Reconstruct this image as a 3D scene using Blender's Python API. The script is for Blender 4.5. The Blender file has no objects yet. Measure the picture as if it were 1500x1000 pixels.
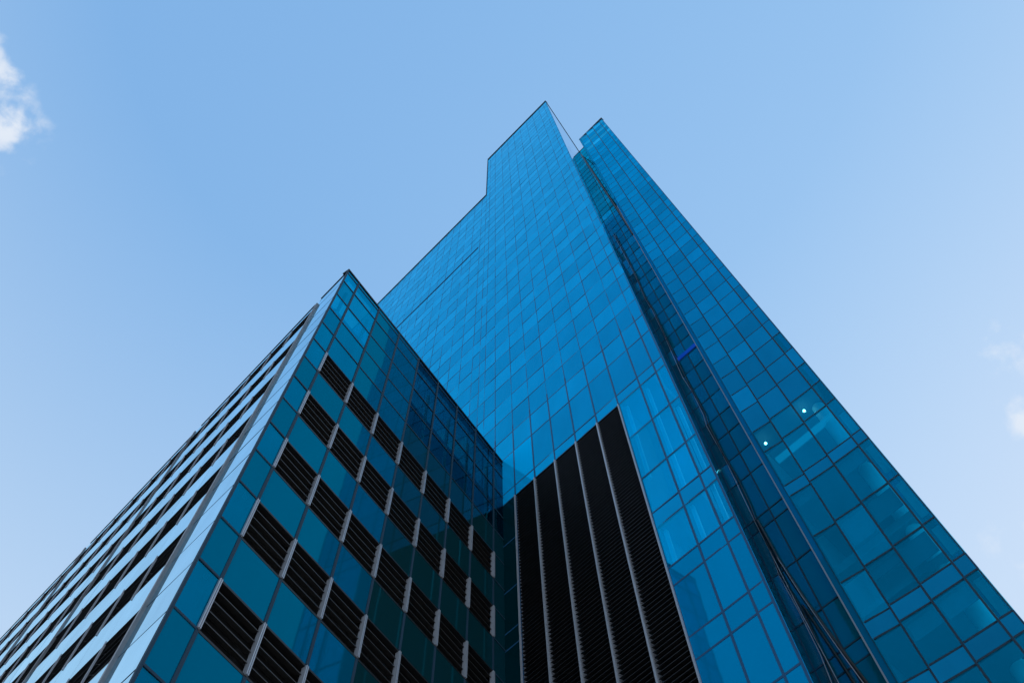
import bpy, bmesh, math, random
from mathutils import Vector, Matrix
random.seed(7)
sc = bpy.context.scene
col = sc.collection
EYE = 1.6                                       # eye height; heights below are metres above the eye unless said otherwise

# ------------------------------------------------------------------ camera
F_PX = 1313.68
R_ = Vector((0.7078, 0.7062, -0.0174)); U_ = Vector((0.6627, -0.6552, 0.3628)); FW = Vector((-0.2448, 0.2683, 0.9317))
FW.normalize(); R_ = (R_ - FW * R_.dot(FW)).normalized(); U_ = R_.cross(FW)
cam = bpy.data.cameras.new('camera'); camo = bpy.data.objects.new('camera', cam); col.objects.link(camo)
cam.sensor_width = 36; cam.lens = F_PX / 1500 * 36; cam.clip_start = .1; cam.clip_end = 20000
camo.matrix_world = Matrix(((R_.x, U_.x, -FW.x, 0), (R_.y, U_.y, -FW.y, 0), (R_.z, U_.z, -FW.z, EYE), (0, 0, 0, 1)))
sc.camera = camo
def ray(x, y): return (R_ * ((x - 750) / F_PX) + U_ * (-(y - 500) / F_PX) + FW)
def project(p):
    v = Vector((p[0], p[1], p[2])); c = v.dot(FW)
    if c < .1: return None
    return (750 + F_PX * v.dot(R_) / c, 500 - F_PX * v.dot(U_) / c)

# ------------------------------------------------------------------ sky, sun, exposure
SUN_AZ, SUN_EL = math.radians(12), math.radians(34)        # azimuth from +Y towards +X
w = bpy.data.worlds.new('World'); sc.world = w; w.use_nodes = True
nt = w.node_tree; nt.nodes.clear(); N = nt.nodes.new; L = nt.links.new
out = N('ShaderNodeOutputWorld'); bg = N('ShaderNodeBackground'); sky = N('ShaderNodeTexSky')
sky.sky_type = 'NISHITA'; sky.sun_disc = False; sky.sun_elevation = SUN_EL; sky.sun_rotation = SUN_AZ
sky.air_density = 1.2; sky.dust_density = 0.2; sky.ozone_density = 3.0; sky.altitude = 0
tc = N('ShaderNodeTexCoord')
def cloud_patch(px, py, rad, soft):
    d = ray(px, py).normalized()
    dp = N('ShaderNodeVectorMath'); dp.operation = 'DOT_PRODUCT'; L(tc.outputs['Generated'], dp.inputs[0]); dp.inputs[1].default_value = d
    mr = N('ShaderNodeMapRange'); mr.interpolation_type = 'SMOOTHSTEP'
    mr.inputs['From Min'].default_value = math.cos(math.radians(rad + soft)); mr.inputs['From Max'].default_value = math.cos(math.radians(rad))
    L(dp.outputs['Value'], mr.inputs['Value']); return mr.outputs[0]
nz = N('ShaderNodeTexNoise'); nz.inputs['Scale'].default_value = 40; nz.inputs['Detail'].default_value = 12; nz.inputs['Roughness'].default_value = .52
nz.inputs['Distortion'].default_value = .15
L(tc.outputs['Generated'], nz.inputs['Vector'])
acc = None
for (px, py, rad, soft, amt) in ((-40, 70, .8, 2.2, 1.0), (-18, 130, .9, 2.1, 1.15), (-2, 172, .6, 2.5, 1.2), (32, 183, .2, 1.8, 1.0), (16, 225, .1, 1.6, .7), (1470, 500, .3, 2.0, .75), (1490, 540, .2, 2.0, .7), (1520, 600, .7, 2.2, 1.05), (1490, 800, .5, 2.8, .62)):
    m = N('ShaderNodeMath'); m.operation = 'MULTIPLY'; L(cloud_patch(px, py, rad, soft), m.inputs[0]); m.inputs[1].default_value = amt
    if acc is None: acc = m.outputs[0]
    else:
        mx = N('ShaderNodeMath'); mx.operation = 'MAXIMUM'; L(acc, mx.inputs[0]); L(m.outputs[0], mx.inputs[1]); acc = mx.outputs[0]
ns = N('ShaderNodeMath'); ns.operation = 'MULTIPLY_ADD'; L(nz.outputs['Fac'], ns.inputs[0]); ns.inputs[1].default_value = 3.2; ns.inputs[2].default_value = -1.6
na = N('ShaderNodeMath'); na.operation = 'ADD'; L(ns.outputs[0], na.inputs[0]); L(acc, na.inputs[1])
mm = N('ShaderNodeMapRange'); mm.interpolation_type = 'SMOOTHSTEP'; mm.inputs['From Min'].default_value = .62; mm.inputs['From Max'].default_value = 1.75; mm.inputs['To Max'].default_value = .78; L(na.outputs[0], mm.inputs['Value'])
# film-like response of the sky: per-channel gain and gamma on the Nishita radiance
sep = N('ShaderNodeSeparateColor'); L(sky.outputs[0], sep.inputs[0]); cmb = N('ShaderNodeCombineColor')
for ch, (gain, gam) in enumerate(((.89, .66), (.83, .40), (.94, .19))):
    m1 = N('ShaderNodeMath'); m1.operation = 'MULTIPLY'; m1.inputs[1].default_value = .195; L(sep.outputs[ch], m1.inputs[0])
    m2 = N('ShaderNodeMath'); m2.operation = 'POWER'; m2.inputs[1].default_value = gam; L(m1.outputs[0], m2.inputs[0])
    m3 = N('ShaderNodeMath'); m3.operation = 'MULTIPLY'; m3.inputs[1].default_value = gain * 5.12; L(m2.outputs[0], m3.inputs[0]); L(m3.outputs[0], cmb.inputs[ch])
mix = N('ShaderNodeMix'); mix.data_type = 'RGBA'; mf = N('ShaderNodeMath'); mf.operation = 'MULTIPLY'; mf.use_clamp = True; L(mm.outputs[0], mf.inputs[0]); L(acc, mf.inputs[1]); L(mf.outputs[0], mix.inputs['Factor']); 
# paler towards the horizon
sx = N('ShaderNodeSeparateXYZ'); L(tc.outputs['Generated'], sx.inputs[0])
hz = N('ShaderNodeMapRange'); hz.inputs['From Min'].default_value = .93; hz.inputs['From Max'].default_value = .58; hz.inputs['To Max'].default_value = .95; L(sx.outputs['Z'], hz.inputs['Value'])
hm = N('ShaderNodeMix'); hm.data_type = 'RGBA'; L(hz.outputs[0], hm.inputs['Factor']); L(cmb.outputs[0], hm.inputs['A']); hm.inputs['B'].default_value = (3.15, 3.88, 4.80, 1)
L(hm.outputs['Result'], mix.inputs['A'])
mix.inputs['B'].default_value = (4.1, 4.4, 4.85, 1)
L(mix.outputs['Result'], bg.inputs['Color']); bg.inputs['Strength'].default_value = .085; L(bg.outputs[0], out.inputs[0])
sl = bpy.data.lights.new('sun', 'SUN'); so = bpy.data.objects.new('sun', sl); col.objects.link(so)
sl.energy = 3.0; sl.angle = math.radians(.5); sl.color = (1, .95, .88)
sd = Vector((math.sin(SUN_AZ) * math.cos(SUN_EL), math.cos(SUN_AZ) * math.cos(SUN_EL), math.sin(SUN_EL)))
so.rotation_euler = sd.to_track_quat('Z', 'Y').to_euler()
sc.view_settings.view_transform = 'Standard'; sc.view_settings.look = 'None'; sc.view_settings.exposure = 1.2; sc.view_settings.gamma = 1
sc.cycles.max_bounces = 10; sc.cycles.transparent_max_bounces = 16; sc.cycles.glossy_bounces = 6

# ------------------------------------------------------------------ materials
def base_mat(name):
    m = bpy.data.materials.new(name); m.use_nodes = True; m.node_tree.nodes.clear()
    return m, m.node_tree.nodes.new, m.node_tree.links.new
def glass(name, c0, c1, power=2.0, clear=None, body=(.004, .012, .02), vary=.22, wave=.002, c2=None):
    """coated glass: the reflectance climbs from c0 (face on) to c1 (grazing); clear = colour let through, else a dark body behind it"""
    m, N, L = base_mat(name)
    o = N('ShaderNodeOutputMaterial'); lw = N('ShaderNodeLayerWeight'); lw.inputs['Blend'].default_value = .5
    pw = N('ShaderNodeMath'); pw.operation = 'POWER'; pw.inputs[1].default_value = power; L(lw.outputs['Facing'], pw.inputs[0])
    mx = N('ShaderNodeMix'); mx.data_type = 'RGBA'; mx.inputs['A'].default_value = (*c0, 1); mx.inputs['B'].default_value = (*c1, 1); L(pw.outputs[0], mx.inputs['Factor'])
    if c2:                                # nearly white sky mirror at the last few degrees
        p2 = N('ShaderNodeMath'); p2.operation = 'POWER'; p2.inputs[1].default_value = 14; L(lw.outputs['Facing'], p2.inputs[0])
        m2 = N('ShaderNodeMix'); m2.data_type = 'RGBA'; L(p2.outputs[0], m2.inputs['Factor']); L(mx.outputs['Result'], m2.inputs['A']); m2.inputs['B'].default_value = (*c2, 1); mx = m2
    at = N('ShaderNodeAttribute'); at.attribute_name = 'pane_random'
    mr = N('ShaderNodeMapRange'); mr.inputs['To Min'].default_value = 1 - vary; mr.inputs['To Max'].default_value = 1 + vary * .5; L(at.outputs['Fac'], mr.inputs['Value'])
    tcn = N('ShaderNodeTexCoord')
    st = N('ShaderNodeTexNoise'); st.inputs['Scale'].default_value = .55; st.inputs['Detail'].default_value = 5; st.inputs['Roughness'].default_value = .6
    mp = N('ShaderNodeMapping'); mp.inputs['Scale'].default_value = (1.4, 1.4, .45); L(tcn.outputs['Object'], mp.inputs['Vector']); L(mp.outputs[0], st.inputs['Vector'])
    sr = N('ShaderNodeMapRange'); sr.inputs['From Min'].default_value = .3; sr.inputs['From Max'].default_value = .7; sr.inputs['To Min'].default_value = .93; sr.inputs['To Max'].default_value = 1.05
    L(st.outputs['Fac'], sr.inputs['Value'])
    mu = N('ShaderNodeMath'); mu.operation = 'MULTIPLY'; L(mr.outputs[0], mu.inputs[0]); L(sr.outputs[0], mu.inputs[1])
    sc_ = N('ShaderNodeVectorMath'); sc_.operation = 'SCALE'; L(mx.outputs['Result'], sc_.inputs[0]); L(mu.outputs[0], sc_.inputs['Scale'])
    wv = N('ShaderNodeTexNoise'); wv.inputs['Scale'].default_value = .8; wv.inputs['Detail'].default_value = 1; L(tcn.outputs['Object'], wv.inputs['Vector'])
    bp = N('ShaderNodeBump'); bp.inputs['Strength'].default_value = 1; bp.inputs['Distance'].default_value = wave; L(wv.outputs['Fac'], bp.inputs['Height'])
    gl = N('ShaderNodeBsdfGlossy'); gl.inputs['Roughness'].default_value = .03; L(sc_.outputs[0], gl.inputs['Color']); L(bp.outputs[0], gl.inputs['Normal'])
    ad = N('ShaderNodeAddShader'); L(gl.outputs[0], ad.inputs[0])
    if clear:
        t = N('ShaderNodeBsdfTransparent'); inv = N('ShaderNodeMath'); inv.operation = 'SUBTRACT'; inv.inputs[0].default_value = 1; L(pw.outputs[0], inv.inputs[1])
        cs = N('ShaderNodeVectorMath'); cs.operation = 'SCALE'; cs.inputs[0].default_value = clear; L(inv.outputs[0], cs.inputs['Scale']); L(cs.outputs[0], t.inputs['Color'])
    else:
        t = N('ShaderNodeBsdfDiffuse'); t.inputs['Color'].default_value = (*body, 1)
    L(t.outputs[0], ad.inputs[1]); L(ad.outputs[0], o.inputs[0])
    return m
def plain(name, c, rough=.5, metal=0, var=.12, scale=3, bump=0):
    m, N, L = base_mat(name)
    o = N('ShaderNodeOutputMaterial'); p = N('ShaderNodeBsdfPrincipled'); p.inputs['Roughness'].default_value = rough; p.inputs['Metallic'].default_value = metal
    t = N('ShaderNodeTexCoord'); n = N('ShaderNodeTexNoise'); n.inputs['Scale'].default_value = scale; n.inputs['Detail'].default_value = 6; L(t.outputs['Object'], n.inputs['Vector'])
    r = N('ShaderNodeMapRange'); r.inputs['To Min'].default_value = 1 - var; r.inputs['To Max'].default_value = 1 + var; L(n.outputs['Fac'], r.inputs['Value'])
    s = N('ShaderNodeVectorMath'); s.operation = 'SCALE'; s.inputs[0].default_value = c; L(r.outputs[0], s.inputs['Scale']); L(s.outputs[0], p.inputs['Base Color'])
    if bump:
        b = N('ShaderNodeBump'); b.inputs['Strength'].default_value = bump; b.inputs['Distance'].default_value = .02; L(n.outputs['Fac'], b.inputs['Height']); L(b.outputs[0], p.inputs['Normal'])
    L(p.outputs[0], o.inputs[0]); return m
def lamp(name, c, s):
    m, N, L = base_mat(name); o = N('ShaderNodeOutputMaterial'); e = N('ShaderNodeEmission'); e.inputs[0].default_value = (*c, 1); e.inputs[1].default_value = s; L(e.outputs[0], o.inputs[0]); return m
G_MAIN_V = glass('tower_vision_glass', (.000, .116, .265), (.0, .71, .97), 2.0, vary=.06, c2=(.72, 1.05, 1.12))
G_MAIN_S = glass('tower_spandrel_glass', (.000, .142, .315), (.0, .80, 1.07), 2.0, vary=.05, c2=(.76, 1.07, 1.13))
G_CLEAR = glass('clear_blue_glass', (.000, .090, .185), (.0, .68, .88), 2.0, clear=(.20, .70, .80))
G_RCLEAR = glass('clear_room_glass', (.000, .042, .078), (.0, .45, .60), 2.0, clear=(.26, .76, .85), vary=.28)
G_PARAPET = glass('pale_parapet_glass', (.0, .16, .34), (.05, .9, 1.12), 2.0, vary=.3)
G_REFLECT = glass('reflector_glass', (.0, .13, .3), (.1, .7, .9), 2.0, body=(.012, .16, .26))  # for the unseen back panel; body tint brightens what the rear wing mirrors
G_DARKREF2 = glass('dark_reflection_teal_glass', (.000, .020, .028), (.0, .18, .22), 2.0, body=(.003, .034, .042), vary=.3, wave=.001)  # teal panes with a dark reflection put into their colour
G_DARKREF = glass('dark_reflection_clear_glass', (.000, .026, .038), (.0, .20, .24), 2.0, clear=(.18, .60, .63), vary=.3, wave=.001)  # see-through version, the same dark reflection in its colour
G_REAR_V = glass('rear_vision_glass', (.000, .088, .185), (.0, .62, .90), 2.0, vary=.17)
G_REAR_S = glass('rear_spandrel_glass', (.000, .095, .20), (.0, .66, .95), 2.0, vary=.2)
G_BAND = glass('recess_teal_glass', (.000, .080, .125), (.002, .52, .66), 2.0, vary=.3, body=(.0, .075, .105))
G_POD = glass('low_block_glass', (.000, .050, .11), (.0, .48, .64), 2.0, clear=(.12, .42, .48), vary=.18, wave=.001)
G_POD_T = glass('low_block_clear_glass', (.000, .06, .145), (.0, .52, .72), 2.0, clear=(.15, .60, .64), vary=.2, wave=.001)
G_SKYBLUE = glass('painted_sky_glass', (.000, .06, .13), (.0, .3, .4), 2.0, body=(.0, .42, .84))  # bright sky reflection painted into the body colour
G_EDGE = glass('added_edge_strip_glass', (.000, .05, .10), (.0, .4, .55), 2.0, body=(.0, .12, .25))  # blue body colour painted over a dark reflection
G_SHADE = glass('painted_dark_corner_glass', (.000, .02, .03), (.0, .06, .08), 2.0, body=(.0, .02, .024))  # dark corner reflection painted into the glass colour
G_LOWER = glass('lower_tower_glass', (.000, .030, .07), (.0, .45, .70), 2.0, body=(.0, .17, .36), vary=.2)  # blue sky reflection put into the body, covers the low block's mirror image
G_FLAT = glass('flat_blue_panel', (.000, .030, .06), (.0, .20, .235), 2.0, body=(.0, .083, .155), vary=.10, wave=.001)
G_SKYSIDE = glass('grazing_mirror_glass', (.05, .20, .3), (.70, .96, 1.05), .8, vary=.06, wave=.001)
def fin_glass():
    m, N, L = base_mat('clear_fin_glass'); o = N('ShaderNodeOutputMaterial'); t = N('ShaderNodeBsdfTransparent'); t.inputs[0].default_value = (.93, .96, .98, 1)
    g = N('ShaderNodeBsdfGlossy'); g.inputs['Roughness'].default_value = .05; g.inputs[0].default_value = (.75, .88, 1, 1); mx = N('ShaderNodeMixShader'); mx.inputs[0].default_value = .06
    L(t.outputs[0], mx.inputs[1]); L(g.outputs[0], mx.inputs[2]); L(mx.outputs[0], o.inputs[0]); return m
G_FIN = fin_glass()
M_MULL = plain('dark_blue_mullion', (.004, .034, .068), .75)
M_MULL2 = plain('blue_tower_mullion', (.002, .075, .19), .7)
M_BLACK = plain('black_metal', (.008, .008, .009), .45)
M_SLAT = plain('dark_louvre_blade', (.010, .010, .012), .7, 0, .3)
M_SLAT3 = plain('charcoal_louvre_blade', (.022, .022, .025), .4, 0, .35, 1.2)
M_SLAT2 = plain('grey_louvre_blade', (.045, .043, .042), .45, 0, .3)
M_SILVER = plain('silver_aluminium', (.40, .43, .48), .45, .3)
M_RIB = plain('grey_rib_metal', (.20, .21, .23), .5, .3, .2, 6, .3)
M_BODY = plain('dark_core', (.012, .016, .02), .9)
M_ROOM = plain('pale_interior', (.30, .33, .36), .8)
M_TEAL = plain('teal_interior', (.10, .20, .20), .8)
M_CEIL = plain('ceiling_grey', (.16, .19, .22), .8)
M_WHITE = plain('white_column_paint', (.80, .82, .83), .5, 0, .05)
M_GROUND = plain('concrete_ground', (.22, .21, .20), .9, 0, .25, .4)
M_PAVE = plain('pale_paving', (.30, .29, .28), .85, 0, .2, 2)
M_GLOBE = lamp('lit_globe', (1.0, .85, .78), 14)
M_STRIP = lamp('lit_strip', (.05, .55, .85), .2)
M_BLUELED = lamp('blue_led', (.005, .07, .5), .3)

# ------------------------------------------------------------------ mesh helpers
class MB:
    def __init__(s): s.v = []; s.f = []; s.r = []; s.m = []
    def quad(s, pts, rnd=.5, mat=0):
        b = len(s.v); s.v += [tuple(p) for p in pts]; s.f.append(tuple(range(b, b + len(pts)))); s.r.append(rnd); s.m.append(mat)
    def hexa(s, p, rnd=.5, mat=0):       # p: 8 corners, 0-3 one end ring, 4-7 the other ring
        b = len(s.v); s.v += [tuple(q) for q in p]
        for f in ((0, 3, 2, 1), (4, 5, 6, 7), (0, 1, 5, 4), (1, 2, 6, 5), (2, 3, 7, 6), (3, 0, 4, 7)):
            s.f.append(tuple(b + i for i in f)); s.r.append(rnd); s.m.append(mat)
    def build(s, name, mats, parent=None):
        me = bpy.data.meshes.new(name); org = Vector((0, 0, 0)); up = parent
        while up: org = org + up.location; up = up.parent
        me.from_pydata([(v[0] - org[0], v[1] - org[1], v[2] + EYE - org[2]) for v in s.v], [], s.f)
        if not isinstance(mats, (list, tuple)): mats = [mats]
        for m in mats: me.materials.append(m)
        if len(mats) > 1: me.polygons.foreach_set('material_index', s.m)
        a = me.attributes.new('pane_random', 'FLOAT', 'FACE'); a.data.foreach_set('value', s.r)
        bm = bmesh.new(); bm.from_mesh(me); bmesh.ops.recalc_face_normals(bm, faces=bm.faces); bm.to_mesh(me); bm.free()
        o = bpy.data.objects.new(name, me); col.objects.link(o)
        if parent: o.parent = parent
        return o
class Frame:
    def __init__(s, o, a, n): s.o = Vector((o[0], o[1], 0)); s.a = Vector((a[0], a[1], 0)).normalized(); s.n = Vector((n[0], n[1], 0)).normalized()
    def p(s, u, d, z): q = s.o + s.a * u + s.n * d; return Vector((q.x, q.y, z))
    def box(s, mb, u0, u1, d0, d1, z0, z1, rnd=.5, mat=0):
        mb.hexa([s.p(u0, d0, z0), s.p(u1, d0, z0), s.p(u1, d1, z0), s.p(u0, d1, z0), s.p(u0, d0, z1), s.p(u1, d0, z1), s.p(u1, d1, z1), s.p(u0, d1, z1)], rnd, mat)
    def pane(s, mb, u0, u1, z0, z1, rnd, mat=0, tilt=.006, d=0.0, th=.03, turn=0):
        if turn:
            q = turn * (u1 - u0); mb.hexa([s.p(u0, d + q, z0), s.p(u1, d, z0), s.p(u1, d, z1), s.p(u0, d + q, z1), s.p(u0, d + q - th, z0), s.p(u1, d - th, z0), s.p(u1, d - th, z1), s.p(u0, d + q - th, z1)], rnd, mat); return
        a, b = random.uniform(-tilt, tilt), random.uniform(-tilt, tilt)
        f = [s.p(u0, d - a - b, z0), s.p(u1, d + a - b, z0), s.p(u1, d + a + b, z1), s.p(u0, d - a + b, z1)]
        g = [s.p(u0, d - th, z0), s.p(u1, d - th, z0), s.p(u1, d - th, z1), s.p(u0, d - th, z1)]
        mb.hexa(f + g, rnd, mat)
    def blade(s, mb, u0, u1, d0, d1, zin, zout, t):     # sloping louvre blade: inner edge at d0/zin, outer edge at d1/zout
        mb.hexa([s.p(u0, d0, zin), s.p(u1, d0, zin), s.p(u1, d1, zout), s.p(u0, d1, zout), s.p(u0, d0, zin + t), s.p(u1, d0, zin + t), s.p(u1, d1, zout + t), s.p(u0, d1, zout + t)])
def tag(o, label=None, cat=None, group=None, kind=None):
    if label: o['label'] = label
    if cat: o['category'] = cat
    if group: o['group'] = group
    if kind: o['kind'] = kind
    return o
def thing(name, loc, label, cat, group=None):
    o = bpy.data.objects.new(name, None); o.location = loc; o.empty_display_size = 2; col.objects.link(o); return tag(o, label, cat, group)
def prism(name, pts, z0, z1, mat, parent):
    mb = MB(); n = len(pts)
    for i in range(n):
        a, b = pts[i], pts[(i + 1) % n]; mb.quad([(a[0], a[1], z0), (b[0], b[1], z0), (b[0], b[1], z1), (a[0], a[1], z1)])
    mb.quad([(p[0], p[1], z1) for p in pts]); mb.quad([(p[0], p[1], z0) for p in reversed(pts)])
    return mb.build(name, mat, parent)
class Panes:
    """collects the panes of one thing: the 100 that show largest become parts of their own, the rest one 'stuff' part"""
    def __init__(s, parent): s.parent = parent; s.items = {}
    def add(s, name, fr, u0, u1, z0, z1, mat, **k):
        c = [project(fr.p(u, 0, z)) for u, z in ((u0, z0), (u1, z0), (u1, z1), (u0, z1))]
        area = 0
        if all(c):
            c = [(min(max(x, 0), 1500), min(max(y, 0), 1000)) for x, y in c]
            area = abs(sum(c[i][0] * c[(i + 1) % 4][1] - c[(i + 1) % 4][0] * c[i][1] for i in range(4))) / 2
        s.items.setdefault(name, []).append((area, fr, u0, u1, z0, z1, mat, k))
    def finish(s, far_name):
        for name, it in s.items.items():
            it.sort(key=lambda t: -t[0])
            for (ar, fr, u0, u1, z0, z1, mat, k) in it[:100]:
                mb = MB(); fr.pane(mb, u0, u1, z0, z1, random.random(), **k); mb.build(name, mat, s.parent)
            rest = it[100:]
            if rest:
                mats = []; mb = MB()
                for (ar, fr, u0, u1, z0, z1, mat, k) in rest:
                    if mat not in mats: mats.append(mat)
                    fr.pane(mb, u0, u1, z0, z1, random.random(), mats.index(mat), **k)
                tag(mb.build(far_name[name], mats, s.parent), kind='stuff')
def bars(name, fr, boxes, mat, parent):
    for b in boxes:
        mb = MB(); fr.box(mb, *b); mb.build(name, mat, parent)

GZ = -EYE
D2 = Vector((-.1742, .9847, 0)); N2 = Vector((.9847, .1742, 0))
# ------------------------------------------------------------------ ground
g = MB(); g.quad([(-3000, -3000, GZ), (3000, -3000, GZ), (3000, 3000, GZ), (-3000, 3000, GZ)]); tag(g.build('ground', M_GROUND), kind='structure')
g = MB(); Frame((0, 0), (1, 0), (0, -1)).box(g, -80, 30, -18.9, 40, GZ, GZ + .12); tag(g.build('pavement', M_PAVE), kind='structure')

# row levels of both tower facades, heights above the eye, with kind V (vision) or S (spandrel)
rows = []
for z in (7.9, 11.85, 15.8, 19.75):
    rows += [(z, z + 1.08, 'S'), (z + 1.08, z + 3.95, 'V')]
rows = [(r0, r1 if abs(r1 - 23.70) > .01 else 23.65, k) for r0, r1, k in rows]
rows += [(23.65, 24.76, 'S'), (24.76, 27.62, 'V'), (27.62, 28.7, 'S'), (28.7, 31.45, 'V'), (31.45, 32.55, 'S'), (32.55, 35.45, 'V'), (35.45, 39.38, 'V'), (39.38, 43.35, 'V'), (43.35, 44.43, 'S'), (44.43, 48.5, 'V')]
z = 48.5
while z < 177:
    rows.append((z, z + 2.65, 'S')); rows.append((z + 2.65, z + 5.6, 'V')); z += 5.6

# ------------------------------------------------------------------ main tower
TY = 19.1
tower = thing('glass_tower', (-20, 24, 0), 'tall blue glass slab tower with a stepped roofline and black louvre wall near its base', 'skyscraper')
fm = Frame((0, TY), (1, 0), (0, -1))
TOP, TOPL = 164.4, 133.9
mx_ = [-6.56, -7.27, -8.40, -9.95, -11.50, -13.08, -14.65, -16.20, -17.72, -19.33, -20.46, -21.15, -22.05] + [-22.05 - 1.55 * i for i in range(1, 24)]
XL = mx_[-1]
P = Panes(tower)
for r0, r1, k in rows:
    for x1, x0 in zip(mx_[:-1], mx_[1:]):
        top = TOP if x0 >= -21.16 else TOPL
        if r0 >= top - .05: continue
        if x0 >= -17.73 and x1 <= -9.94 and r1 <= 43.36: continue        # black louvre wall
        q1 = min(r1, top)
        see = x0 >= -9.96 and r1 < 43.4
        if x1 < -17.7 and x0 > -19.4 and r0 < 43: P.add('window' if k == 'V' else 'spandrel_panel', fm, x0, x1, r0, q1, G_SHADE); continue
        if (x1 < -17.7 and x0 > -19.4 and 43 < r0 < 48.4) or (x1 < -16.1 and x0 > -18 and 43 < r0 < 44.5): P.add('window' if k == 'V' else 'spandrel_panel', fm, x0, x1, r0, q1, G_SKYBLUE); continue
        if k == 'V': P.add('window', fm, x0, x1, r0, q1, (G_CLEAR if r0 > 28 else G_LOWER) if see else G_MAIN_V)
        else: P.add('spandrel_panel', fm, x0, x1, r0, q1, G_LOWER if see and r0 < 28 else G_MAIN_S, tilt=.008)
P.finish({'window': 'distant_windows', 'spandrel_panel': 'distant_spandrel_panels'})
for x in mx_:
    z1 = TOP if x >= -21.2 else TOPL
    zs = [(GZ, z1)]
    if -17.7 < x < -9.96: zs = [(43.40, z1)]
    for z0, z1 in zs:
        xs = x - .06 if x > -6.6 else x
        bars('mullion', fm, [(xs - .045, xs + .045, -.04, .012, z0, min(z1, 52)), (xs - .024, xs + .024, -.04, .005, 52.001, z1)], M_MULL2, tower)
for i, (r0, r1, k) in enumerate(rows):
    if r0 > TOP: continue
    xa = XL if r0 < TOPL else -21.15
    for (a, b) in ([(xa, -17.77), (-9.90, -6.63)] if r0 < 43 else [(xa, -6.63)]):
        hh = .045 if r0 < 50 else .038
        bars('transom', fm, [(a, b, -.05, .008 if r0 < 50 else .007, r0 - hh, r0 + hh)], M_MULL2, tower)
bars('dark_joint', fm, [(XL, -22.3, -.05, .05, 106.97, 107.16)], M_MULL2, tower)  # horizontal joint bar across the left part of the facade
bars('roof_coping', fm, [(-21.22, -6.50, -.4, .10, TOP, TOP + .45), (XL, -21.24, -.4, .08, TOPL, TOPL + .35)], M_BLACK, tower)
bars('edge_trim', fm, [(-21.27, -21.155, -.4, .06, TOPL + .36, TOP)], M_MULL, tower)
# louvre wall: five bays of horizontal blades between silver fins
lx = [-17.72, -16.20, -14.65, -13.08, -11.50, -9.95]
for x0, x1 in zip(lx[:-1], lx[1:]):
    mb = MB(); zz = 6.0
    while zz < 43.15:
        fm.blade(mb, x0 + .07, x1 - .02, -.22, .05, zz + .12, zz, .022); zz += .26
    lp = mb.build('louvre_panel', M_SLAT3, tower)
    mb = MB(); fm.box(mb, x0 + .07, x1 - .02, -.30, -.26, 6, 43.3); mb.build('louvre_backing', M_BLACK, lp)
for i, x in enumerate(lx):
    wd = .04 if 0 < i < 5 else .028
    bars('silver_fin', fm, [(x - wd, x + wd, -.25, .10, 6, 43.28)], M_SILVER, tower)
bars('louvre_header', fm, [(lx[0], lx[-1], -.3, .02, 43.285, 43.30)], M_BLACK, tower)
# rooms behind the clear panes beside the louvres
mb = MB()
fm.box(mb, -9.94, -8.0, -2.4, -2.3, 5, 48.5); fm.box(mb, -9.94, -9.86, -2.29, -.12, 5, 48.5)
mb.build('interior_wall', M_ROOM, tower)
for r0, r1, k in rows:
    if k == 'S' and r1 < 48.6 and r0 > 10:
        mb = MB(); fm.box(mb, -9.85, -7.6, -2.28, -.10, r0 + .12, r1 - .12); mb.build('ceiling_slab', M_CEIL, tower)
for (x, z0, z1) in ((-9.75, 35.6, 43.2), (-9.78, 24.9, 31.4), (-8.25, 14, 27.5), (-8.30, 28.8, 43.2), (-7.15, 20.8, 39.2)):
    bars('interior_post', fm, [(x, x + .16, -.42, -.28, z0, z1)], M_WHITE, tower)
# bodies behind the glass
prism('tower_core', [(XL, TY + .45), (-15, TY + .45), (-17.4, TY + 14), (XL - 3, TY + 14)], GZ, TOPL - .3, M_BODY, tower)
prism('upper_core', [(-21.1, TY + .45), (-15, TY + .45), (-17.4, TY + 14), (-23, TY + 14)], TOPL - .29, TOP - .3, M_BODY, tower)
for z0, z1 in ((GZ, 48.5), (48.6, 90), (90.1, 130), (130.1, TOP - .3)):
    mb = MB(); fm.box(mb, -14.98, -10.0 if z0 < 40 else -6.72, -.40, -.30, z0, z1); mb.build('rear_reflector', G_REFLECT, tower)  # unseen back panel, added to brighten the rear wing's reflections
# clear glass return at the right-hand corner
fs = Frame((-6.56, TY + .02), D2, N2); LEN = 11.15
mb = MB(); fs.box(mb, .10, LEN, -.02, .0, 9, TOP); mb.build('glass_return', G_FIN, tower)
bars('return_coping', fs, [(0, LEN, -.06, .06, TOP + .004, TOP + .4)], M_BLACK, tower)

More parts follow.
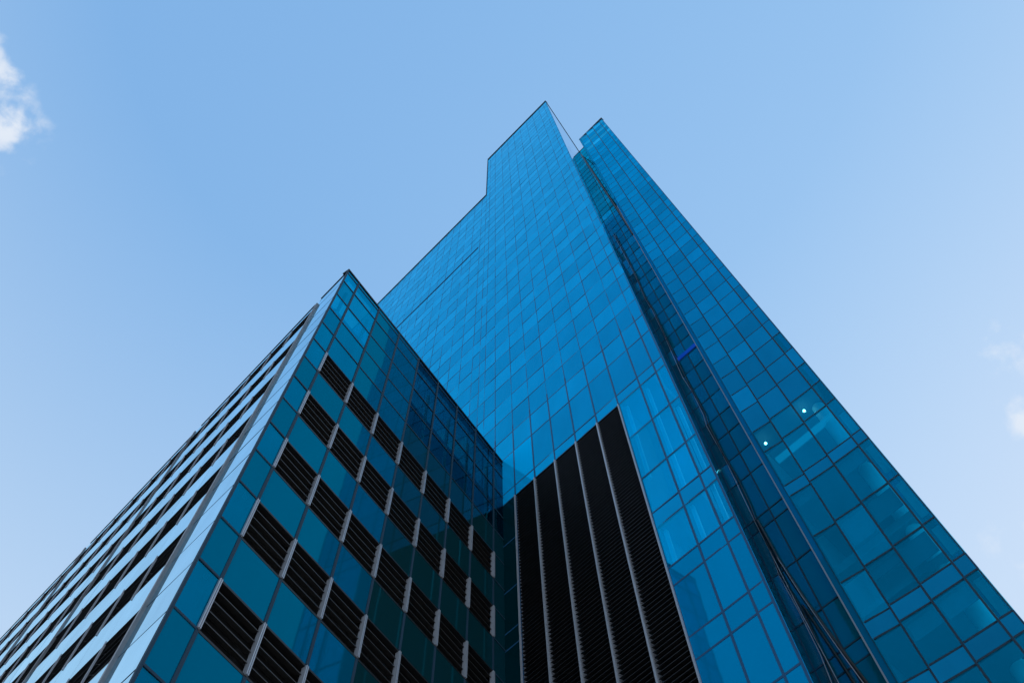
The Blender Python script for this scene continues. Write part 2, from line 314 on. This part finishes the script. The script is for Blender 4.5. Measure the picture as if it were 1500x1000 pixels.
# ------------------------------------------------------------------ rear tower wing
RY = 30.3
rear = thing('glass_tower', (-5, 36, 0), 'taller blue glass tower wing set back on the right, rooms showing at its foot', 'skyscraper')
fr = Frame((0, RY), (1, 0), (0, -1)); fb = Frame((0, RY + .35), (1, 0), (0, -1))
RTOP, BTOP = 175.4, 168.6
rx = [-7.05, -5.66, -4.02, -2.36, -1.64]
P = Panes(rear)
for r0, r1, k in rows:
    if r0 >= RTOP - .05: continue
    for x0, x1 in zip(rx[:-1], rx[1:]):
        see = r1 < 51.3 or x1 > -2
        top = min(r1, RTOP); tn = .14 if x0 < -7 else .09 if x0 < -5 else .05
        if k == 'V': P.add('window', fr, x0, x1, r0, top, G_RCLEAR if see and r1 < 60 else G_REAR_V, turn=tn)
        else: P.add('spandrel_panel', fr, x0, x1, r0, top, (G_RCLEAR if 48 < r0 < 49 else G_PARAPET if r0 > 158 else G_REAR_S), turn=tn)
    if r0 < BTOP:
        for x0, x1 in ((-12.2, -10.2), (-10.2, -8.55), (-8.55, -7.40)):
            P.add('recess_pane', fb, x0, x1, r0, min(r1, BTOP), G_BAND, tilt=.012)
for z0, z1 in ((GZ, 51.1), (51.15, 100), (100.05, 140), (140.05, RTOP)):
    mb = MB(); fr.box(mb, -7.37, -7.055, -.03, .14, z0, z1); mb.build('added_edge_strip', G_EDGE, rear)  # opaque strip added to cover a dark reflection beside the silver edge
P.finish({'window': 'distant_windows', 'spandrel_panel': 'distant_spandrel_panels', 'recess_pane': 'distant_recess_panes'})
bars('mullion', fr, [(x - .045, x + .045, -.04, .165, GZ, RTOP) for x in rx[:-1]] + [(-1.72, -1.66, -.06, .05, GZ, RTOP)], M_MULL, rear)
bars('mullion', fb, [(x - .04, x + .04, -.04, .03, GZ, BTOP) for x in (-8.55, -10.2)], M_MULL, rear)
bars('silver_edge', fr, [(-7.46, -7.38, -.33, .10, GZ, 118)], M_SILVER, rear)
bars('corner_post', fr, [(-7.44, -7.38, -.33, .05, 118.01, RTOP)], M_MULL, rear)
for r0, r1, k in rows:
    if r0 < RTOP: mb = MB(); hh = .05 if r0 < 60 else .035
    if r0 < RTOP:
        for x0, x1, tn in zip(rx[:-1], rx[1:], (.14, .09, .05, .05)):
            q = tn * (x1 - x0); a0, a1 = x0 + .06, x1 - .06
            mb.hexa([fr.p(a0, q + .008, r0 - hh), fr.p(a1, .012, r0 - hh), fr.p(a1, .012, r0 + hh), fr.p(a0, q + .008, r0 + hh), fr.p(a0, -.05, r0 - hh), fr.p(a1, -.05, r0 - hh), fr.p(a1, -.05, r0 + hh), fr.p(a0, -.05, r0 + hh)])
        mb.build('transom', M_MULL, rear)
    if r0 < BTOP: bars('recess_transom', fb, [(-12.2, -7.47, -.05, .025, r0 - .045, r0 + .045)], M_MULL, rear)
bars('roof_coping', fr, [(-7.46, -1.55, -.5, .12, RTOP, RTOP + .7)], M_BLACK, rear)
bars('roof_coping', fb, [(-10.15, -7.48, -.5, .06, BTOP, BTOP + .3)], M_MULL, rear)
# dark reflection line shaped as a thin rod, glass return top to silver edge
def tube(name, pts, r, mat, parent, n=6):
    mb = MB()
    for a, b in zip(pts[:-1], pts[1:]):
        a = Vector(a); b = Vector(b); d = (b - a).normalized(); s = d.orthogonal().normalized(); t = d.cross(s)
        ra = [a + (s * math.cos(2 * math.pi * i / n) + t * math.sin(2 * math.pi * i / n)) * r for i in range(n)]
        rb = [q + (b - a) for q in ra]
        for i in range(n): mb.quad([ra[i], ra[(i + 1) % n], rb[(i + 1) % n], rb[i]])
        mb.quad(ra[::-1]); mb.quad(rb)
    return mb.build(name, mat, parent)
tube('reflection_rod', [(-8.52, RY + .1, 163.8), (-8.0, RY - .02, 135), (-7.68, RY - .06, 118), (-7.47, RY - .1, 103)], .13, M_BLACK, rear)
# warped reflections in the recess, shaped as wavy silver and black tubes
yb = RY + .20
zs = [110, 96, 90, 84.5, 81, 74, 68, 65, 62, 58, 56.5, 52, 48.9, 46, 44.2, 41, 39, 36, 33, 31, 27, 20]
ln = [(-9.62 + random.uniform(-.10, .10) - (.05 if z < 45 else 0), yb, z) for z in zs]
tube('silver_reflection_tube', ln, .028, M_SILVER, rear)
tube('black_reflection_tube', [(x + .13 + random.uniform(-.10, .10), yb - .02, z) for x, yy, z in ln], .05, M_BLACK, rear)
tube('black_reflection_tube', [(-9.46, yb, 44), (-9.36, yb, 40), (-9.08, yb, 36.5), (-8.80, yb, 34), (-8.52, yb, 31.6), (-8.25, yb, 29.6), (-7.8, yb, 26)], .10, M_BLACK, rear)
tube('silver_reflection_tube', [(-9.40, yb - .06, 41), (-9.10, yb - .14, 36.9), (-8.86, yb - .14, 34.4), (-8.62, yb - .14, 32.0), (-8.36, yb - .14, 29.8), (-7.95, yb - .14, 26)], .022, M_SILVER, rear)
tube('silver_reflection_tube', [(-9.56, yb - .05, 41), (-9.52, yb - .05, 36), (-9.42, yb - .05, 32.5), (-9.36, yb - .05, 29), (-9.3, yb - .05, 24)], .022, M_SILVER, rear)
tube('black_reflection_tube', [(-9.3, yb - .02, 36.2), (-9.1, yb - .02, 34), (-8.94, yb - .02, 32.2), (-8.80, yb - .02, 30.4), (-8.5, yb - .02, 27)], .075, M_BLACK, rear)
def on_y(px, py, y):
    d = ray(px, py); return d * (y / d.y)
a = on_y(992, 528, RY + .27); b = on_y(1020, 505, RY + .27)
mb = MB(); fb.box(mb, a.x, b.x, .04, .09, a.z - .1, a.z + .4); mb.build('blue_light_strip', M_BLUELED, rear)
# rooms of the rear wing: back wall, slabs, round columns, lit beam
mb = MB(); fr.box(mb, -7.3, -3.2, -6.1, -6.0, 3, 51.2); fr.box(mb, -7.36, -7.30, -5.99, -.12, 3, 51.2); mb.build('interior_wall', M_ROOM, rear)
for r0, r1, k in rows:
    if k == 'S' and 10 < r0 < 48: 
        mb = MB(); fr.box(mb, -7.29, -2.75, -5.98, -.14, r0 + .15, r1 - .15); fr.box(mb, -2.75, -1.78, -1.2, -.14, r0 + .15, r1 - .15); mb.build('ceiling_slab', M_CEIL, rear)
mb = MB(); fr.box(mb, -7.29, -2.75, -5.98, -.14, 51.3, 51.7); fr.box(mb, -2.75, -1.78, -1.2, -.14, 51.3, 51.7); mb.build('ceiling_slab', M_CEIL, rear)
bars('core_wall', fr, [(-7.3, -1.8, -.6, -.4, 51.75, RTOP - .4), (-12.2, -7.5, -.9, -.7, GZ, BTOP - .3)], M_BODY, rear)
def cyl(name, x, y, z0, z1, r, mat, parent, n=24):
    mb = MB(); c = [(x + r * math.cos(2 * math.pi * i / n), y + r * math.sin(2 * math.pi * i / n)) for i in range(n)]
    for i in range(n):
        p, q = c[i], c[(i + 1) % n]; mb.quad([(p[0], p[1], z0), (q[0], q[1], z0), (q[0], q[1], z1), (p[0], p[1], z1)])
    mb.quad([(p[0], p[1], z1) for p in c]); mb.quad([(p[0], p[1], z0) for p in c][::-1])
    o = mb.build(name, mat, parent); o.data.polygons.foreach_set('use_smooth', [len(f.vertices) == 4 for f in o.data.polygons]); return o
for z0, z1 in ((32.4, 43.4), (44.3, 51.2), (20.7, 27.7), (28.6, 31.5)):
    cyl('round_column', -2.95, RY + 1.5, z0, z1, .42, M_WHITE, rear)
bars('lit_beam', fr, [(-6.9, -2.5, -1.3, -1.0, 48.8, 49.12)], M_STRIP, rear)
bars('interior_beam', fr, [(-7.2, -2.4, -1.4, -.9, 37.3, 37.9), (-7.2, -2.4, -1.2, -.9, 34.0, 34.4)], M_ROOM, rear)
bars('blind', fr, [(-2.2, -1.80, -.30, -.26, z0, z1) for z0, z1 in ((28.9, 31.3), (33.2, 35.2), (36.2, 39.2), (40.4, 43.1), (44.7, 47.2), (21.1, 23.4))], M_ROOM, rear)
rb = random.Random(5)
for r0, r1, k in rows:
    if k == 'V' and 15 < r0 < 44:
        for x0, x1 in zip(rx[:-2], rx[1:-1]):
            if rb.random() < .3:
                dz = (r1 - r0) * rb.uniform(.2, .6); bars('blind', fr, [(x0 + .1, x1 - .1, -.22, -.20, r1 - dz, r1 - .1)], M_CEIL, rear)
# right-hand side of the wing, glazed, running back
fq = Frame((-1.64, RY), D2, N2)
side = [GZ, 8, 15, 20, 27.6, 31.5, 35.4, 43.4, 51.2]
for z0, z1 in zip(side[:-1], side[1:]):
    mb = MB(); fq.pane(mb, .1, 3.9, z0, z1, .5); mb.build('side_window', G_RCLEAR, rear)
mb = MB(); fq.box(mb, 4, 16, -.4, 0, GZ, RTOP); fq.box(mb, .1, 3.99, -.4, 0, 51.3, RTOP); mb.build('side_wall', G_REAR_V, rear)
prism('tower_core', [(-12, RY + 8), (-3.6, RY + 8), (-5, RY + 18), (-13, RY + 18)], GZ, BTOP - .5, M_BODY, rear)

# hanging globe lamps behind the glass
for px, py, lab in ((1121.5, 649, 'white globe lamp behind blue glass, left of the pair above the lit beam'), (1178, 601.5, 'white globe lamp behind blue glass, right of the pair above the lit beam')):
    c = on_y(px, py, RY + .75)
    t = thing('globe_lamp', (c.x, c.y, c.z + EYE), lab, 'lamp', 'globe lamps in the rear wing')
    me = bpy.data.meshes.new('globe'); bm = bmesh.new(); bmesh.ops.create_uvsphere(bm, u_segments=24, v_segments=16, radius=.085); bm.to_mesh(me); bm.free()
    for p in me.polygons: p.use_smooth = True
    me.materials.append(M_GLOBE); o = bpy.data.objects.new('globe', me); col.objects.link(o); o.parent = t
    tube('suspension_rod', [(c.x, c.y, c.z + .14), (c.x, c.y, 51.28)], .008, M_BLACK, t)

# ------------------------------------------------------------------ low block in front
CX, CY = -16.10, 4.403
low = thing('office_building', (CX - 4, CY + 8, 0), 'lower blue glass block with black louvre bands and silver fins, in front at left', 'office building')
PTOP = 48.3
f2 = Frame((CX, CY), D2, N2)
ss = [0, .92, 2.78, 4.64, 6.50, 8.38, 10.26, 12.14, 14.0, 14.92]
lev = [37.82 - 2.1 * j for j in range(16)][::-1]            # 6.3 ... 37.8
lrows = []
for j in range(15):
    z0, z1 = lev[j], lev[j + 1]; lrows.append((z0, z1, 'louvre' if (14 - j) % 2 == 0 else 'glass'))
trows = [(37.82, 39.98, 'glass'), (39.98, 42.05, 'glass'), (42.05, 44.2, 'clear'), (44.2, 46.42, 'glass'), (46.42, 47.85, 'clear'), (47.85, PTOP, 'glass')]
P = Panes(low)
for z0, z1, k in lrows + trows:
    for i in range(9):
        u0, u1 = ss[i], ss[i + 1]
        if k == 'louvre' and 1 <= i <= 7:
            mb = MB(); n = 5; pitch = (z1 - z0) / n
            for q in range(n):
                zb = z0 + pitch * q + .05; f2.blade(mb, u0 + .06, u1 - .06, -.34, -.04, zb + .17, zb, .03)
            lp = mb.build('louvre_panel', M_SLAT2, low)
            mb = MB(); f2.box(mb, u0, u1, -.60, -.56, z0, z1); mb.build('louvre_backing', M_BLACK, lp)
        else:
            P.add('window', f2, u0, u1, z0, z1, (G_DARKREF if z0 > 39 else G_DARKREF2) if i >= 4 else G_FLAT if i in (2, 3) else G_POD_T if k == 'clear' else G_POD if z0 > 37 or (i == 0 and k == 'louvre') else G_FLAT, tilt=.004)  # right-hand columns painted darker for the dark reflection there
for z0, z1, k in lrows:
    if k == 'louvre':
        for u in ss[1:9]:
            mb = MB(); f2.box(mb, u - .048, u - .012, -.12, .08, z0 + .02, z1 - .02); f2.box(mb, u + .012, u + .048, -.12, .08, z0 + .02, z1 - .02); f2.box(mb, u - .0119, u + .0119, -.12, .04, z0 + .03, z1 - .03)
            mb.build('silver_fin', M_SILVER, low)
        for zz in (z0, z1): bars('louvre_frame', f2, [(ss[1], ss[8], -.56, .012, zz - .04, zz + .04)], M_BLACK, low)
for z0, z1, k in lrows + trows:
    if k != 'louvre':
        bars('mullion', f2, [(u - .055, u + .055, -.05, .03, z0 + .045, z1 - .045) for u in ss[1:9]], M_MULL, low)
    bars('transom', f2, [(0, ss[1], -.05, .025, z0 - .04, z0 + .04), (ss[8], ss[9], -.05, .025, z0 - .04, z0 + .04)], M_MULL, low)
    if z0 > 37: bars('transom', f2, [(ss[1] + .001, ss[8] - .001, -.05, .025, z0 - .035, z0 + .035)], M_MULL, low)
bars('roof_coping', f2, [(-.05, 14.92, -.4, .05, PTOP, PTOP + .12)], M_BLACK, low)
bars('corner_post', f2, [(-.045, .045, -.06, .02, GZ, PTOP)], M_MULL, low)
# left-hand flank: corner panel, then louvred bays standing slightly forward
f3 = Frame((CX, CY), (-1, 0), (0, -1))
for z0, z1, k in lrows + trows:
    P.add('flank_window', f3, .06, 2.33, z0, z1, G_SKYSIDE, tilt=.003)
    bars('flank_transom', f3, [(.06, 2.33, -.05, .006, z0 - .015, z0 + .015)], M_MULL, low)
bars('roof_coping', f3, [(.05, 2.35, -.4, .03, PTOP, PTOP + .1)], M_BLACK, low)
f4 = Frame((-18.45, 4.315), (-.99991, .0135), (-.0135, -.99991)); BT = 47.2
nb = 21; sp = 1.85
for z0, z1, k in lrows + trows:
    if z0 >= 46.4: continue
    z1 = min(z1, BT)
    lou = k == 'louvre' or (39.9 < z0 < 40) or (44.1 < z0 < 44.3)
    if lou and z0 > 44: z1 = 46.42
    for i in range(nb):
        u0, u1 = i * sp, (i + 1) * sp
        if lou:
            mb = MB(); n = 5; pitch = (z1 - z0) / n
            for q in range(n):
                zb = z0 + pitch * q + .05; f4.blade(mb, u0 + .03, u1 - .03, -.16, -.06, zb + .08, zb, .025)
            f4.box(mb, u0, u1, -.22, -.18, z0, z1)
            mb.build('flank_louvre_panel', M_SLAT, low)
            if i: bars('flank_fin', f4, [(u0 - .02, u0 + .02, -.03, .03, z0 - .1, z1 + .1)], M_SILVER, low)
        else: P.add('flank_window', f4, u0 + .004, u1 - .004, z0, z1, G_SKYSIDE, tilt=.003)
    if lou:
        for zz in (z0, z1): bars('louvre_frame', f4, [(.1, nb * sp, -.17, -.002, zz - .03, zz + .03)], M_BLACK, low)
mb = MB(); f4.pane(mb, .1, nb * sp, 46.46, BT, .5); mb.build('parapet_glass', G_SKYSIDE, low)
bars('roof_coping', f4, [(.12, 10.4, -.3, .03, BT, BT + .08), (11.15, 21.5, -.3, .03, BT, BT + .08), (22.3, nb * sp, -.3, .03, BT, BT + .08)], M_BLACK, low)
bars('grey_rib', f4, [(-.05, .09, -.10, .02, GZ, BT + .1), (11.02, 11.14, -.05, .06, GZ, BT + .2), (22.12, 22.26, -.05, .06, GZ, BT + .2)], M_RIB, low)
P.finish({'window': 'distant_windows', 'flank_window': 'distant_flank_windows'})
# bodies
bk = D2 * 13.6
prism('building_core', [(-17.75, 5.1), (-17.75 + bk.x - .2, 5.1 + bk.y), (-58, 18.6), (-57.5, 5.9), (-18.1, 5.05)], GZ, 45.5, M_BODY, low)
mb = MB(); f2.box(mb, .75, 14.8, -1.5, -1.4, 4, 46.3); mb.build('interior_wall', M_TEAL, low)
for z0, z1, k in lrows + trows:
    if z0 > 46: break
    bars('floor_slab', f2, [(.6, 14.85, -1.39, -.62, z0 - .1, z0 + .1)], M_CEIL, low)
    if k != 'louvre': bars('interior_post', f2, [(u - .34, u - .2, -.40, -.26, z0 + .1, z1 - .1) for u in ss[1:]], M_WHITE, low)
